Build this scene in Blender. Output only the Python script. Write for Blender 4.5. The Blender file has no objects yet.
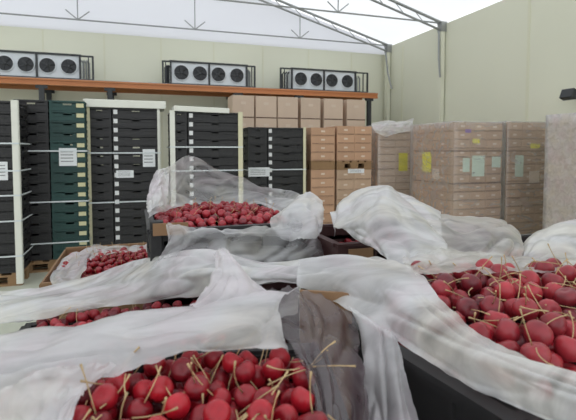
import bpy, math, random
from math import sin, cos, tan, radians, pi, sqrt
from mathutils import Vector, Matrix, noise

# ---------------------------------------------------------------- camera, sky, exposure
S = bpy.context.scene
COL = S.collection
F = 452.0                       # focal length in pixels of the 576 px wide frame
PITCH = radians(3.0)
EYE = Vector((0, 0, 1.5))
YAW = radians(18.55)            # the camera looks this far to the right of the hall's long axis
FW = Vector((sin(YAW), cos(YAW), 0))
RT = Vector((cos(YAW), -sin(YAW), 0))
UPV = Vector((0, 0, 1))
cd = bpy.data.cameras.new('camera')
cam = bpy.data.objects.new('camera', cd)
COL.objects.link(cam)
cam.location = EYE
cam.rotation_euler = (pi / 2 - PITCH, 0, -YAW)
cd.sensor_width = 36.0
cd.lens = F / 576 * 36.0
cd.shift_y = (F * tan(PITCH) - 60.0) / 576.0
cd.clip_start = 0.02
cd.dof.use_dof = True
cd.dof.focus_distance = 1.3
cd.dof.aperture_fstop = 11.0
S.camera = cam

W = bpy.data.worlds.new('overcast_sky')
S.world = W
W.use_nodes = True
bg = W.node_tree.nodes['Background']
bg.inputs[0].default_value = (0.93, 0.97, 1.0, 1)
bg.inputs[1].default_value = 1.0

S.view_settings.view_transform = 'Standard'
S.view_settings.look = 'None'
S.view_settings.gamma = 1
S.view_settings.exposure = 0.56
S.cycles.max_bounces = 14
S.cycles.transparent_max_bounces = 32
S.cycles.transmission_bounces = 8
S.cycles.diffuse_bounces = 6
S.cycles.use_denoising = True


# ---------------------------------------------------------------- geometry of the view
def P(px, py, d):
    """world point seen at a pixel, at horizontal depth d"""
    u = (px - 288) / F
    v = (210 - py) / F + cd.shift_y * 576 / F
    fwd = FW * cos(PITCH) - UPV * sin(PITCH)
    up = FW * sin(PITCH) + UPV * cos(PITCH)
    ray = RT * u + up * v + fwd
    return EYE + ray * (d / (cos(PITCH) + v * sin(PITCH)))


def on_plane(px, py, axis, val):
    a = P(px, py, 1.0) - EYE
    return EYE + a * ((val - EYE[axis]) / a[axis])


def cw(x, d, z=0.0):
    """camera-space (right, depth) to world"""
    p = RT * x + FW * d
    return Vector((p.x, p.y, z))


def project(p):
    q = p - EYE
    fwd = FW * cos(PITCH) - UPV * sin(PITCH)
    up = FW * sin(PITCH) + UPV * cos(PITCH)
    z = q.dot(fwd)
    if z < 0.02:
        return None
    return (288 + F * q.dot(RT) / z, 210 - (F * q.dot(up) / z - cd.shift_y * 576), q.dot(FW))


# ---------------------------------------------------------------- materials
def srgb(r, g, b):
    f = lambda c: (c / 255 / 12.92) if c / 255 <= 0.04045 else ((c / 255 + 0.055) / 1.055) ** 2.4
    return (f(r), f(g), f(b), 1)


def mat(name, c, rough=0.6, metal=0.0, var=0.0, scale=6.0, bump=0.0, bscale=40.0, rnd=0.0, spec=0.5):
    m = bpy.data.materials.new(name)
    m.use_nodes = True
    nt = m.node_tree
    b = nt.nodes['Principled BSDF']
    b.inputs['Base Color'].default_value = c
    b.inputs['Roughness'].default_value = rough
    b.inputs['Metallic'].default_value = metal
    b.inputs['Specular IOR Level'].default_value = spec
    src = None
    tc = nt.nodes.new('ShaderNodeTexCoord')
    if var > 0 or rnd > 0:
        hs = nt.nodes.new('ShaderNodeHueSaturation')
        hs.inputs['Color'].default_value = c
        add = nt.nodes.new('ShaderNodeMath'); add.operation = 'ADD'
        add.inputs[0].default_value = 1 - var / 2 - rnd / 2
        nz = nt.nodes.new('ShaderNodeTexNoise')
        nz.inputs['Scale'].default_value = scale
        nz.inputs['Detail'].default_value = 5
        nt.links.new(tc.outputs['Object'], nz.inputs['Vector'])
        m1 = nt.nodes.new('ShaderNodeMath'); m1.operation = 'MULTIPLY'
        m1.inputs[1].default_value = var
        nt.links.new(nz.outputs['Fac'], m1.inputs[0])
        oi = nt.nodes.new('ShaderNodeObjectInfo')
        m2 = nt.nodes.new('ShaderNodeMath'); m2.operation = 'MULTIPLY_ADD'
        m2.inputs[1].default_value = rnd
        nt.links.new(oi.outputs['Random'], m2.inputs[0])
        nt.links.new(m1.outputs[0], m2.inputs[2])
        nt.links.new(m2.outputs[0], add.inputs[1])
        nt.links.new(add.outputs[0], hs.inputs['Value'])
        nt.links.new(hs.outputs[0], b.inputs['Base Color'])
    if bump > 0:
        n2 = nt.nodes.new('ShaderNodeTexNoise')
        n2.inputs['Scale'].default_value = bscale
        n2.inputs['Detail'].default_value = 4
        nt.links.new(tc.outputs['Object'], n2.inputs['Vector'])
        bp = nt.nodes.new('ShaderNodeBump')
        bp.inputs['Strength'].default_value = bump
        bp.inputs['Distance'].default_value = 0.01
        nt.links.new(n2.outputs['Fac'], bp.inputs['Height'])
        nt.links.new(bp.outputs[0], b.inputs['Normal'])
    return m


def fabric_mat(name, c, trans):
    """white tent fabric that lets daylight through"""
    m = bpy.data.materials.new(name)
    m.use_nodes = True
    nt = m.node_tree
    nt.nodes.remove(nt.nodes['Principled BSDF'])
    out = nt.nodes['Material Output']
    d = nt.nodes.new('ShaderNodeBsdfDiffuse'); d.inputs[0].default_value = c
    t = nt.nodes.new('ShaderNodeBsdfTranslucent'); t.inputs[0].default_value = c
    nz = nt.nodes.new('ShaderNodeTexNoise'); nz.inputs['Scale'].default_value = 0.8
    tc = nt.nodes.new('ShaderNodeTexCoord')
    nt.links.new(tc.outputs['Object'], nz.inputs['Vector'])
    mr = nt.nodes.new('ShaderNodeMapRange')
    mr.inputs['To Min'].default_value = trans - 0.06
    mr.inputs['To Max'].default_value = trans + 0.06
    nt.links.new(nz.outputs['Fac'], mr.inputs['Value'])
    mx = nt.nodes.new('ShaderNodeMixShader')
    nt.links.new(mr.outputs[0], mx.inputs[0])
    nt.links.new(d.outputs[0], mx.inputs[1]); nt.links.new(t.outputs[0], mx.inputs[2])
    nt.links.new(mx.outputs[0], out.inputs[0])
    return m


def film_mat(name, lo, hi, tint=(0.81, 0.81, 0.82, 1), scale=9.0, bump=0.12, gloss=0.5):
    """polyethylene film: hazy, partly see-through, softly glossy"""
    m = bpy.data.materials.new(name)
    m.use_nodes = True
    nt = m.node_tree
    nt.nodes.remove(nt.nodes['Principled BSDF'])
    N, L = nt.nodes.new, nt.links.new
    out = nt.nodes['Material Output']
    tc = N('ShaderNodeTexCoord')
    nz = N('ShaderNodeTexNoise'); nz.inputs['Scale'].default_value = scale
    nz.inputs['Detail'].default_value = 5; nz.inputs['Distortion'].default_value = 1.0
    mp = N('ShaderNodeMapping'); mp.inputs['Scale'].default_value = (0.45, 1.7, 1.7)    # pulled streaks
    L(tc.outputs['Object'], mp.inputs['Vector'])
    L(mp.outputs[0], nz.inputs['Vector'])
    bp = N('ShaderNodeBump'); bp.inputs['Strength'].default_value = bump
    bp.inputs['Distance'].default_value = 0.004
    n2 = N('ShaderNodeTexNoise'); n2.inputs['Scale'].default_value = 26.0
    n2.inputs['Detail'].default_value = 3; n2.inputs['Distortion'].default_value = 1.5
    L(tc.outputs['Object'], n2.inputs['Vector'])
    L(n2.outputs['Fac'], bp.inputs['Height'])
    d = N('ShaderNodeBsdfDiffuse'); d.inputs[0].default_value = tint
    t = N('ShaderNodeBsdfTranslucent'); t.inputs[0].default_value = tint
    n3 = N('ShaderNodeTexNoise'); n3.inputs['Scale'].default_value = 7.0    # faint pinkish and beige tint variation
    n3.inputs['Detail'].default_value = 2
    L(tc.outputs['Object'], n3.inputs['Vector'])
    rp = N('ShaderNodeValToRGB')
    e = rp.color_ramp.elements
    e[0].position = 0.36; e[0].color = (tint[0] * 1.0, tint[1] * 0.93, tint[2] * 0.96, 1)
    e[1].position = 0.64; e[1].color = (tint[0] * 1.0, tint[1] * 0.97, tint[2] * 0.89, 1)
    k = rp.color_ramp.elements.new(0.5); k.color = tint
    L(n3.outputs['Fac'], rp.inputs[0])
    L(rp.outputs[0], d.inputs[0]); L(rp.outputs[0], t.inputs[0])
    g = N('ShaderNodeBsdfGlossy'); g.inputs['Roughness'].default_value = 0.3
    for x in (d, t, g):
        L(bp.outputs[0], x.inputs['Normal'])
    a = N('ShaderNodeMixShader'); a.inputs[0].default_value = 0.4
    L(d.outputs[0], a.inputs[1]); L(t.outputs[0], a.inputs[2])
    tr = N('ShaderNodeBsdfTransparent'); tr.inputs[0].default_value = (0.97, 0.97, 0.98, 1)
    lw = N('ShaderNodeLayerWeight'); lw.inputs['Blend'].default_value = 0.4
    mr = N('ShaderNodeMapRange')
    mr.inputs['From Min'].default_value = 0.3; mr.inputs['From Max'].default_value = 0.72
    mr.inputs['To Min'].default_value = lo; mr.inputs['To Max'].default_value = hi
    L(nz.outputs['Fac'], mr.inputs['Value'])
    mm = N('ShaderNodeMath'); mm.operation = 'MULTIPLY_ADD'; mm.use_clamp = True
    mm.inputs[1].default_value = 0.3
    L(lw.outputs['Facing'], mm.inputs[0]); L(mr.outputs[0], mm.inputs[2])
    b = N('ShaderNodeMixShader')
    L(mm.outputs[0], b.inputs[0]); L(tr.outputs[0], b.inputs[1]); L(a.outputs[0], b.inputs[2])
    fr = N('ShaderNodeLayerWeight'); fr.inputs['Blend'].default_value = 0.5     # the same from both faces of the film
    L(bp.outputs[0], fr.inputs['Normal'])
    f5 = N('ShaderNodeMath'); f5.operation = 'POWER'; f5.inputs[1].default_value = 4.0
    L(fr.outputs['Facing'], f5.inputs[0])
    fm = N('ShaderNodeMath'); fm.operation = 'MULTIPLY_ADD'; fm.inputs[1].default_value = gloss; fm.inputs[2].default_value = 0.09
    L(f5.outputs[0], fm.inputs[0])
    c = N('ShaderNodeMixShader')
    L(fm.outputs[0], c.inputs[0]); L(b.outputs[0], c.inputs[1]); L(g.outputs[0], c.inputs[2])
    L(c.outputs[0], out.inputs[0])
    return m


def cherry_mat(name, c1, c2):
    m = bpy.data.materials.new(name)
    m.use_nodes = True
    nt = m.node_tree
    N, L = nt.nodes.new, nt.links.new
    b = nt.nodes['Principled BSDF']
    b.inputs['Roughness'].default_value = 0.36
    b.inputs['Specular IOR Level'].default_value = 0.5
    b.inputs['Subsurface Weight'].default_value = 0.12
    b.inputs['Subsurface Radius'].default_value = (0.008, 0.002, 0.001)
    b.inputs['Subsurface Scale'].default_value = 0.5
    tc = N('ShaderNodeTexCoord')
    nz = N('ShaderNodeTexNoise'); nz.inputs['Scale'].default_value = 45
    nz.inputs['Detail'].default_value = 3
    L(tc.outputs['Object'], nz.inputs['Vector'])
    oi = N('ShaderNodeObjectInfo')
    ad = N('ShaderNodeMath'); ad.operation = 'MULTIPLY_ADD'; ad.inputs[1].default_value = 0.9
    ad.use_clamp = True
    L(oi.outputs['Random'], ad.inputs[0])
    ml = N('ShaderNodeMath'); ml.operation = 'MULTIPLY_ADD'
    ml.inputs[1].default_value = 1.1; ml.inputs[2].default_value = -0.5
    L(nz.outputs['Fac'], ml.inputs[0]); L(ml.outputs[0], ad.inputs[2])
    mx = N('ShaderNodeMix'); mx.data_type = 'RGBA'
    mx.inputs[6].default_value = c1; mx.inputs[7].default_value = c2
    L(ad.outputs[0], mx.inputs[0]); L(mx.outputs[2], b.inputs['Base Color'])
    return m


M = {
    'wall': mat('insulated_panel', srgb(217, 217, 198), 0.55, var=0.06, scale=0.7),
    'panel_joint': mat('panel_joint', srgb(214, 213, 190), 0.6),
    'fabric': fabric_mat('tent_fabric', (0.86, 0.86, 0.87, 1), 0.8),
    'gable': fabric_mat('gable_fabric', (0.84, 0.84, 0.86, 1), 0.6),
    'floor': mat('concrete_floor', srgb(186, 188, 172), 0.5, var=0.25, scale=2.5, bump=0.05),
    'galv': mat('galvanised_steel', srgb(150, 152, 150), 0.45, 0.6, var=0.15, scale=12),
    'steel_dark': mat('dark_steel', srgb(58, 60, 62), 0.5, 0.3),
    'orange': mat('orange_rack_paint', srgb(190, 122, 74), 0.5, var=0.25, scale=3),
    'white_metal': mat('white_casing', srgb(214, 218, 222), 0.4, var=0.06),
    'fan_dark': mat('fan_grille', srgb(38, 40, 44), 0.5),
    'black': mat('black_crate_plastic', srgb(40, 39, 40), 0.5, var=0.2, scale=10, rnd=0.45),
    'teal': mat('dark_green_crate_plastic', srgb(28, 66, 62), 0.5, var=0.2, scale=10, rnd=0.3),
    'maroon': mat('maroon_brown_board', srgb(62, 34, 34), 0.6, var=0.3, scale=8),
    'white_tab': mat('white_tab', srgb(222, 222, 222), 0.6),
    'cream_tab': mat('cream_tab', srgb(205, 200, 160), 0.6),
    'board_white': mat('white_board', srgb(226, 226, 216), 0.7, var=0.08, scale=8),
    'board_cream': mat('cream_board', srgb(214, 208, 176), 0.7, var=0.08, scale=8),
    'strap': mat('white_strapping', srgb(214, 220, 222), 0.4),
    'paper': mat('paper', srgb(226, 228, 230), 0.75, var=0.06),
    'paper_yellow': mat('yellow_paper', srgb(224, 216, 70), 0.75, var=0.1),
    'paper_green': mat('pale_green_paper', srgb(198, 214, 198), 0.75, var=0.25, scale=30),
    'ink': mat('print_grey', srgb(130, 130, 132), 0.8),
    'violet': mat('violet_print', srgb(140, 110, 170), 0.75),
    'card': mat('corrugated_cardboard', srgb(186, 158, 134), 0.75, var=0.18, scale=7, rnd=0.16, spec=0.3),
    'card_sunlit': mat('sunlit_cardboard', srgb(190, 152, 124), 0.75, var=0.18, scale=7, rnd=0.16, spec=0.3),  # orange cast of sunlight put into the cardboard colour
    'card_back': mat('pale_cardboard', srgb(206, 184, 164), 0.75, var=0.15, scale=5, rnd=0.12, spec=0.3),
    'card_brown': mat('brown_cardboard', srgb(136, 106, 78), 0.75, var=0.25, scale=12, spec=0.3),
    'card_dark': mat('carton_dark_line', srgb(96, 72, 58), 0.8),
    'hole': mat('pale_hand_hole', srgb(214, 196, 178), 0.8),
    'wood': mat('pallet_wood', srgb(142, 112, 80), 0.8, var=0.4, scale=9),
    'film_white': film_mat('white_polythene_film', 0.3, 0.94),
    'film_mid': film_mat('hazy_polythene_film', 0.3, 0.7),
    'film_clear': film_mat('clear_polythene_film', 0.04, 0.55),
    'film_wrap': film_mat('stretch_wrap', 0.02, 0.2, scale=5.0),
    'film_thin': film_mat('thin_polythene_film', 0.06, 0.55, tint=(0.80, 0.77, 0.72, 1)),
    'film_mauve': film_mat('mauve_polythene_film', 0.2, 0.55, tint=(0.12, 0.078, 0.09, 1), gloss=0.3),  # dark mauve tint, partly see-through
    'stem': mat('cherry_stem', srgb(186, 160, 118), 0.6, var=0.5, scale=60, rnd=0.3),
    'cherry': cherry_mat('bright_cherry_skin', srgb(88, 10, 22), srgb(188, 28, 44)),
    'cherry_dusky': cherry_mat('dusky_cherry_skin', srgb(90, 24, 34), srgb(180, 52, 62)),
}


# ---------------------------------------------------------------- mesh helpers
class MB:
    def __init__(s):
        s.v, s.f, s.m = [], [], []

    def box(s, c, size, mi=0, R=None):
        b = len(s.v)
        hx, hy, hz = size[0] / 2, size[1] / 2, size[2] / 2
        for z in (-hz, hz):
            for x, y in ((-hx, -hy), (hx, -hy), (hx, hy), (-hx, hy)):
                p = Vector((x, y, z))
                if R is not None:
                    p = R @ p
                s.v.append(p + Vector(c))
        for q in ((3, 2, 1, 0), (4, 5, 6, 7), (0, 1, 5, 4), (1, 2, 6, 5), (2, 3, 7, 6), (3, 0, 4, 7)):
            s.f.append([b + i for i in q]); s.m.append(mi)
        return s

    def bar(s, a, b_, w, h=None, mi=0):
        a, b_ = Vector(a), Vector(b_)
        d = b_ - a
        q = d.to_track_quat('X', 'Z').to_matrix()
        return s.box((a + b_) / 2, (d.length, w, h or w), mi, q)

    def tube(s, pts, r, n=8, mi=0, cap=True):
        pts = [Vector(p) for p in pts]
        b = len(s.v)
        k = len(pts)
        rr = r if isinstance(r, (list, tuple)) else [r] * k
        up = Vector((0.13, 0.21, 0.97)).normalized()
        for i, p in enumerate(pts):
            t = (pts[min(i + 1, k - 1)] - pts[max(i - 1, 0)]).normalized()
            x = t.cross(up)
            if x.length < 1e-3:
                x = t.cross(Vector((1, 0, 0)))
            x.normalize(); y = t.cross(x).normalized()
            for j in range(n):
                a = 2 * pi * j / n
                s.v.append(p + (x * cos(a) + y * sin(a)) * rr[i])
        for i in range(k - 1):
            for j in range(n):
                j2 = (j + 1) % n
                s.f.append([b + i * n + j, b + i * n + j2, b + (i + 1) * n + j2, b + (i + 1) * n + j]); s.m.append(mi)
        if cap:
            s.f.append([b + j for j in range(n)][::-1]); s.m.append(mi)
            s.f.append([b + (k - 1) * n + j for j in range(n)]); s.m.append(mi)
        return s

    def lathe(s, prof, n=16, mi=0, T=None, cap=True):
        """profile of (r, z) from bottom to top about z"""
        b = len(s.v)
        for r, z in prof:
            for j in range(n):
                a = 2 * pi * j / n
                p = Vector((r * cos(a), r * sin(a), z))
                s.v.append(T @ p if T is not None else p)
        for i in range(len(prof) - 1):
            for j in range(n):
                j2 = (j + 1) % n
                s.f.append([b + i * n + j, b + i * n + j2, b + (i + 1) * n + j2, b + (i + 1) * n + j]); s.m.append(mi)
        if cap:
            s.f.append([b + j for j in range(n)][::-1]); s.m.append(mi)
            s.f.append([b + (len(prof) - 1) * n + j for j in range(n)]); s.m.append(mi)
        return s

    def mesh(s, name, mats, smooth=False):
        me = bpy.data.meshes.new(name)
        me.from_pydata([tuple(p) for p in s.v], [], s.f)
        for m in (mats if isinstance(mats, (list, tuple)) else [mats]):
            me.materials.append(M[m] if isinstance(m, str) else m)
        me.polygons.foreach_set('material_index', s.m)
        if smooth:
            me.polygons.foreach_set('use_smooth', [True] * len(s.f))
        me.update()
        return me

    def build(s, name, mats, parent=None, smooth=False, bevel=0.0, **tags):
        return add(name, s.mesh(name, mats, smooth), parent, bevel=bevel, **tags)


def tag(o, label=None, cat=None, group=None, kind=None):
    if label: o['label'] = label
    if cat: o['category'] = cat
    if group: o['group'] = group
    if kind: o['kind'] = kind
    return o


def add(name, me, parent=None, loc=None, bevel=0.0, label=None, cat=None, group=None, kind=None):
    o = bpy.data.objects.new(name, me)
    COL.objects.link(o)
    if parent is not None: o.parent = parent
    if loc is not None: o.location = loc
    if bevel > 0:
        b = o.modifiers.new('bevel', 'BEVEL'); b.width = bevel; b.segments = 2; b.limit_method = 'ANGLE'
    return tag(o, label, cat, group, kind)


def empty(name, loc, rz=0.0, **t):
    o = add(name, None, loc=loc, **t)
    o.rotation_euler = (0, 0, rz)
    o.empty_display_size = 0.1
    return o


def copy_tree(o, parent=None):
    c = o.copy()
    COL.objects.link(c)
    if parent is not None:
        c.parent = parent
    for ch in list(o.children):
        copy_tree(ch, c)
    return c


ORD = ['first', 'second', 'third', 'fourth', 'fifth', 'sixth', 'seventh', 'eighth', 'ninth', 'tenth', 'eleventh',
       'twelfth', 'thirteenth', 'fourteenth', 'fifteenth', 'sixteenth', 'seventeenth', 'eighteenth', 'nineteenth', 'twentieth']

# ---------------------------------------------------------------- the hall
XR, XL, YB, YF = 6.13, -8.9, 10.35, -4.0
EAVE = 4.15
RIDGE_X = (XR + XL) / 2
SL = 0.281
RIDGE = EAVE + SL * (XR - RIDGE_X)


def structure(name, mb, mats):
    return mb.build(name, mats, kind='structure')


structure('floor', MB().box(((XL + XR) / 2, (YB + YF) / 2, -0.05), (XR - XL + 0.6, YB - YF + 0.6, 0.1)), 'floor')
b = MB().box(((XL + XR) / 2, YB + 0.06, 1.97), (XR - XL, 0.12, 3.94))
structure('wall_back', b, 'wall')
b = MB()
for i in range(1, 13):
    x = XL + 1.15 * i + 0.25
    b.box((x, YB - 0.004, 1.97), (0.03, 0.008, 3.9))
structure('trim_1', b, 'panel_joint')
structure('wall_right', MB().box((XR + 0.06, (YB + YF) / 2, 2.06), (0.12, YB - YF, 4.12)), 'wall')
structure('wall_left', MB().box((XL - 0.06, (YB + YF) / 2, 2.06), (0.12, YB - YF, 4.12)), 'wall')
b = MB()
for px in (402, 527):
    y = on_plane(px, 100, 0, XR).y
    b.box((XR - 0.004, y, 2.0), (0.008, 0.05, 4.0))
structure('trim_2', b, 'panel_joint')
# gable cloth above the back panels
b = MB()
b.v = [Vector((XL, YB + 0.03, 3.94)), Vector((XR, YB + 0.03, 3.94)), Vector((XR, YB + 0.03, EAVE)),
       Vector((RIDGE_X, YB + 0.03, RIDGE)), Vector((XL, YB + 0.03, EAVE))]
b.v += [p + Vector((0, 0.02, 0)) for p in b.v]
b.f = [[0, 1, 2, 3, 4], [9, 8, 7, 6, 5]] + [[i, i + 5, (i + 1) % 5 + 5, (i + 1) % 5] for i in range(5)]
b.m = [0] * 7
structure('wall_gable', b, 'gable')
# roof cloth, two slopes
b = MB()
for x0, z0, x1, z1 in ((XR + 0.1, EAVE - 0.03, RIDGE_X, RIDGE), (XL - 0.1, EAVE - 0.03, RIDGE_X, RIDGE)):
    k = len(b.v)
    n = 12
    for j in range(n + 1):
        y = YF + (YB + 0.1 - YF) * j / n
        for i in range(9):
            t = i / 8
            b.v.append(Vector((x0 + (x1 - x0) * t, y, z0 + (z1 - z0) * t + 0.06)))
    for j in range(n):
        for i in range(8):
            q = [k + j * 9 + i, k + j * 9 + i + 1, k + (j + 1) * 9 + i + 1, k + (j + 1) * 9 + i]
            b.f.append(q); b.m.append(0)
structure('ceiling', b, 'fabric')


# roof trusses, one at the back wall and one a bay nearer
def truss(y, label, nodes):
    xs = [on_plane(px, 30, 1, y).x - RIDGE_X for px in nodes]
    root = empty('roof_truss', (RIDGE_X, y, EAVE), label=label, cat='roof truss', group='steel roof trusses')
    half = XR - RIDGE_X - 0.03
    for s in (1, -1):
        b = MB()
        b.tube([(s * half, 0, -0.02), (0, 0, SL * half - 0.02)], 0.028)
        b.tube([(s * half, 0, -0.18), (0, 0, SL * half - 0.18)], 0.022)
        n = 16
        for i in range(n):
            x0, x1 = half * (1 - i / n), half * (1 - (i + 0.5) / n)
            b.tube([(s * x0, 0, SL * (half - x0) - 0.18), (s * x1, 0, SL * (half - x1) - 0.02)], 0.009, 5)
        b.build('rafter', 'galv', root)
    MB().tube([(-half, 0, -0.02), (half, 0, -0.02)], 0.016).build('tie_rod', 'galv', root)
    for x in xs:
        for sx in (x,):
            zt = SL * (half - abs(sx)) - 0.18
            b = MB().tube([(sx, 0, -0.02), (sx, 0, zt)], 0.012, 6)
            b.tube([(sx, 0, -0.02), (sx - 0.22, 0, 0.16)], 0.011, 6)
            b.tube([(sx, 0, -0.02), (sx + 0.22, 0, 0.16)], 0.011, 6)
            b.build('hanger', 'galv', root)
    b = MB()
    b.box((half - 0.02, 0, -0.1), (0.14, 0.14, 0.2))
    b.build('eave_plate', 'galv', root)
    return root


truss(YB - 0.2, 'galvanised lattice roof truss against the back gable wall', (-60, 78, 195, 300))
TY2 = 8.03
truss(TY2, 'galvanised lattice roof truss one bay in front of the back wall', (67, 213, 338))


def column(y, lean, label):
    root = empty('wall_column', (XR - 0.06, y, 0), label=label, cat='column', group='columns along the side wall')
    MB().box((-0.01, 0, 2.05), (0.09, 0.12, 4.1)).build('shaft', 'wall', root)
    MB().box((-0.01, 0, 0.01), (0.14, 0.2, 0.02)).build('base_plate', 'galv', root)
    MB().tube([(-0.07, 0, 3.95), (-0.1, lean * 0.5, 3.4), (-0.1, lean, 3.0)], 0.022, 6).build('knee_brace', 'galv', root)


column(TY2, -0.1, 'beige column on the side wall under the nearer roof truss')
column(YB - 0.2, -0.35, 'beige column in the far corner of the hall')

# ---------------------------------------------------------------- rack with the orange beam and the cooling units
YBEAM = 9.45
zb = on_plane(188, 88, 1, YBEAM).z
xl = on_plane(-40, 88, 1, YBEAM).x
xr = on_plane(377, 97, 1, YBEAM).x
rack = empty('platform_rack', ((xl + xr) / 2, YBEAM, 0),
             label='long orange steel platform along the back wall carrying the cooling units', cat='rack')
cx = (xl + xr) / 2
MB().box((0, 0, zb), (xr - xl, 0.05, 0.12)).box((0, -0.03, zb + 0.045), (xr - xl, 0.03, 0.03)).box(
    (0, -0.03, zb - 0.045), (xr - xl, 0.03, 0.03)).build('front_beam', 'orange', rack)
MB().box((0, 0.75, zb), (xr - xl, 0.05, 0.12)).build('rear_beam', 'orange', rack)
b = MB()
for i in range(14):
    b.box((-(xr - xl) / 2 + (i + 0.5) * (xr - xl) / 14, 0.375, zb + 0.065), ((xr - xl) / 14 - 0.02, 0.78, 0.01))
b.build('deck', 'galv', rack)
for px in (-30, 42, 110, 238, 299, 369):
    x = on_plane(px, 100, 1, YBEAM).x - cx
    for yy in (0.0, 0.75):
        MB().box((x, yy, (zb - 0.06) / 2), (0.09, 0.07, zb - 0.06)).box((x, yy, 0.006), (0.16, 0.14, 0.012)).box(
            (x, yy, zb - 0.09), (0.2, 0.06, 0.06)).build('upright', 'steel_dark', rack)


def cooler(pxa, pxb, fan_px, left_frame, right_frame, label):
    yf = 9.62
    xa, xb = on_plane(pxa, 75, 1, yf).x, on_plane(pxb, 75, 1, yf).x
    z0 = zb + 0.07
    hgt = 0.46
    root = empty('cooling_unit', ((xa + xb) / 2, yf, z0), label=label, cat='cooling unit', group='cooling units on the orange platform')
    mx = (xa + xb) / 2
    xs = [on_plane(p, 75, 1, yf).x - mx for p in fan_px]
    step = (xs[-1] - xs[0]) / 3
    c0, c1 = xs[0] - step * 0.55, xs[-1] + step * 0.55
    MB().box(((c0 + c1) / 2, 0.25, hgt / 2 + 0.03), (c1 - c0, 0.44, hgt - 0.03)).build('casing', 'white_metal', root, bevel=0.01)
    for x in (c0, (xs[1] + xs[2]) / 2, c1):
        MB().box((x, 0.012, hgt / 2 + 0.03), (0.035, 0.035, hgt - 0.02)).build('divider', 'steel_dark', root)
    b = MB().box(((c0 + c1) / 2, 0.02, hgt + 0.03), (c1 - c0 + 0.05, 0.05, 0.03))
    b.box(((c0 + c1) / 2, 0.02, 0.02), (c1 - c0 + 0.05, 0.05, 0.04))
    b.build('edge_rail', 'steel_dark', root)
    r = min(step * 0.40, 0.17)
    R = Matrix.Rotation(radians(90), 4, 'X')
    for x in xs:
        T = Matrix.Translation((x, 0.028, hgt / 2 + 0.035)) @ R
        f = MB().lathe([(r * 1.0, 0.0), (r * 1.0, 0.02), (r * 0.2, 0.022)], 24, 0, T).build('fan', 'fan_dark', root, smooth=False)
        MB().lathe([(r * 1.08, 0.0), (r * 1.08, 0.024), (r * 0.97, 0.032), (r * 0.95, 0.024)], 24, 0, T, False).build('fan_ring', 'white_metal', f)
        b = MB()
        for k in range(5):
            a = 2 * pi * k / 5 + x
            Rb = Matrix.Rotation(a, 4, 'Z') @ Matrix.Translation((r * 0.55, 0, 0.026)) @ Matrix.Rotation(0.5, 4, 'X')
            n0 = len(b.v)
            b.box((0, 0, 0), (r * 0.66, r * 0.26, 0.004))
            for i in range(n0, len(b.v)):
                b.v[i] = T @ Rb @ b.v[i]
        b.build('fan_blades', 'steel_dark', f)
        b = MB().lathe([(r * 0.2, 0.02), (r * 0.2, 0.036), (r * 0.12, 0.042)], 16, 0, T)
        b.build('fan_hub', 'steel_dark', f)
    for on, side, xe, xo in ((left_frame, -1, c0, xa - mx), (right_frame, 1, c1, xb - mx)):
        if not on:
            continue
        b = MB()
        for zz in (0.03, hgt + 0.02):
            b.bar((xe, 0.03, zz), (xo, 0.03, zz), 0.03)
        b.bar((xo, 0.03, 0.0), (xo, 0.03, hgt + 0.03), 0.035)
        b.bar(((xe * 0.35 + xo * 0.65), 0.03, 0.0), ((xe * 0.35 + xo * 0.65), 0.03, hgt), 0.02)
        b.build('end_frame', 'steel_dark', root)
        b = MB()
        for k in range(3):
            x = xe + (xo - xe) * (0.2 + 0.22 * k)
            b.tube([(x, 0.2, 0.02), (x, 0.2, hgt - 0.08), (x - side * 0.05, 0.2, hgt - 0.03)], 0.02, 8)
        b.build('pipes', 'steel_dark' if side < 0 else 'galv', root)
    return root


cooler(-14, 93, (5, 26, 47.5, 69), False, True, 'white four-fan cooling unit above the part green stack')
cooler(163, 255, (181.5, 200, 218.5, 237), True, True, 'white four-fan cooling unit above the thin white lid')
cooler(281, 368, (301, 316.5, 332, 347.5), True, True, 'white four-fan cooling unit by the room corner, above pale cartons')
# pipe hung along the wall between the units
a = on_plane(112, 80, 1, 10.0); c = on_plane(162, 78, 1, 10.0); dn = on_plane(128, 82, 1, 10.0)
z0 = zb + 0.09
MB().tube([(a.x, 9.8, z0), (dn.x, 9.8, z0 + 0.01), ((dn.x + c.x) / 2, 9.85, z0 + 0.01), (c.x - 0.1, 9.9, z0 + 0.03)], 0.03).build(
    'drain_pipe', 'white_metal', smooth=True, label='pale drain pipe lying on the orange platform between two cooling units', cat='pipe')

# flood light on the right wall
q = on_plane(580, 95, 0, XR)
fl = empty('flood_light', (XR, q.y, q.z), label='small black flood light fixed high on the beige side wall', cat='lamp')
MB().box((-0.02, 0, 0), (0.04, 0.08, 0.12)).bar((-0.03, 0, 0), (-0.18, 0, -0.02), 0.03).build('bracket', 'steel_dark', fl)
MB().box((-0.22, 0, 0.0), (0.1, 0.2, 0.14), 0, Matrix.Rotation(0.4, 3, 'Y')).build('lamp_head', 'fan_dark', fl, bevel=0.01)


# ---------------------------------------------------------------- pallets of plastic crates
def pallet_mesh(w, d):
    b = MB()
    for i in range(5):
        b.box((-w / 2 + 0.05 + i * (w - 0.1) / 4, 0, 0.133), (0.1, d, 0.022))
    for y in (-d / 2 + 0.05, 0, d / 2 - 0.05):
        b.box((0, y, 0.111), (w, 0.1, 0.022))
        for x in (-w / 2 + 0.07, 0, w / 2 - 0.07):
            b.box((x, y, 0.061), (0.14, 0.1, 0.078))
        b.box((0, y, 0.011), (w, 0.1, 0.022))
    return b.mesh('pallet', 'wood')


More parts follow.
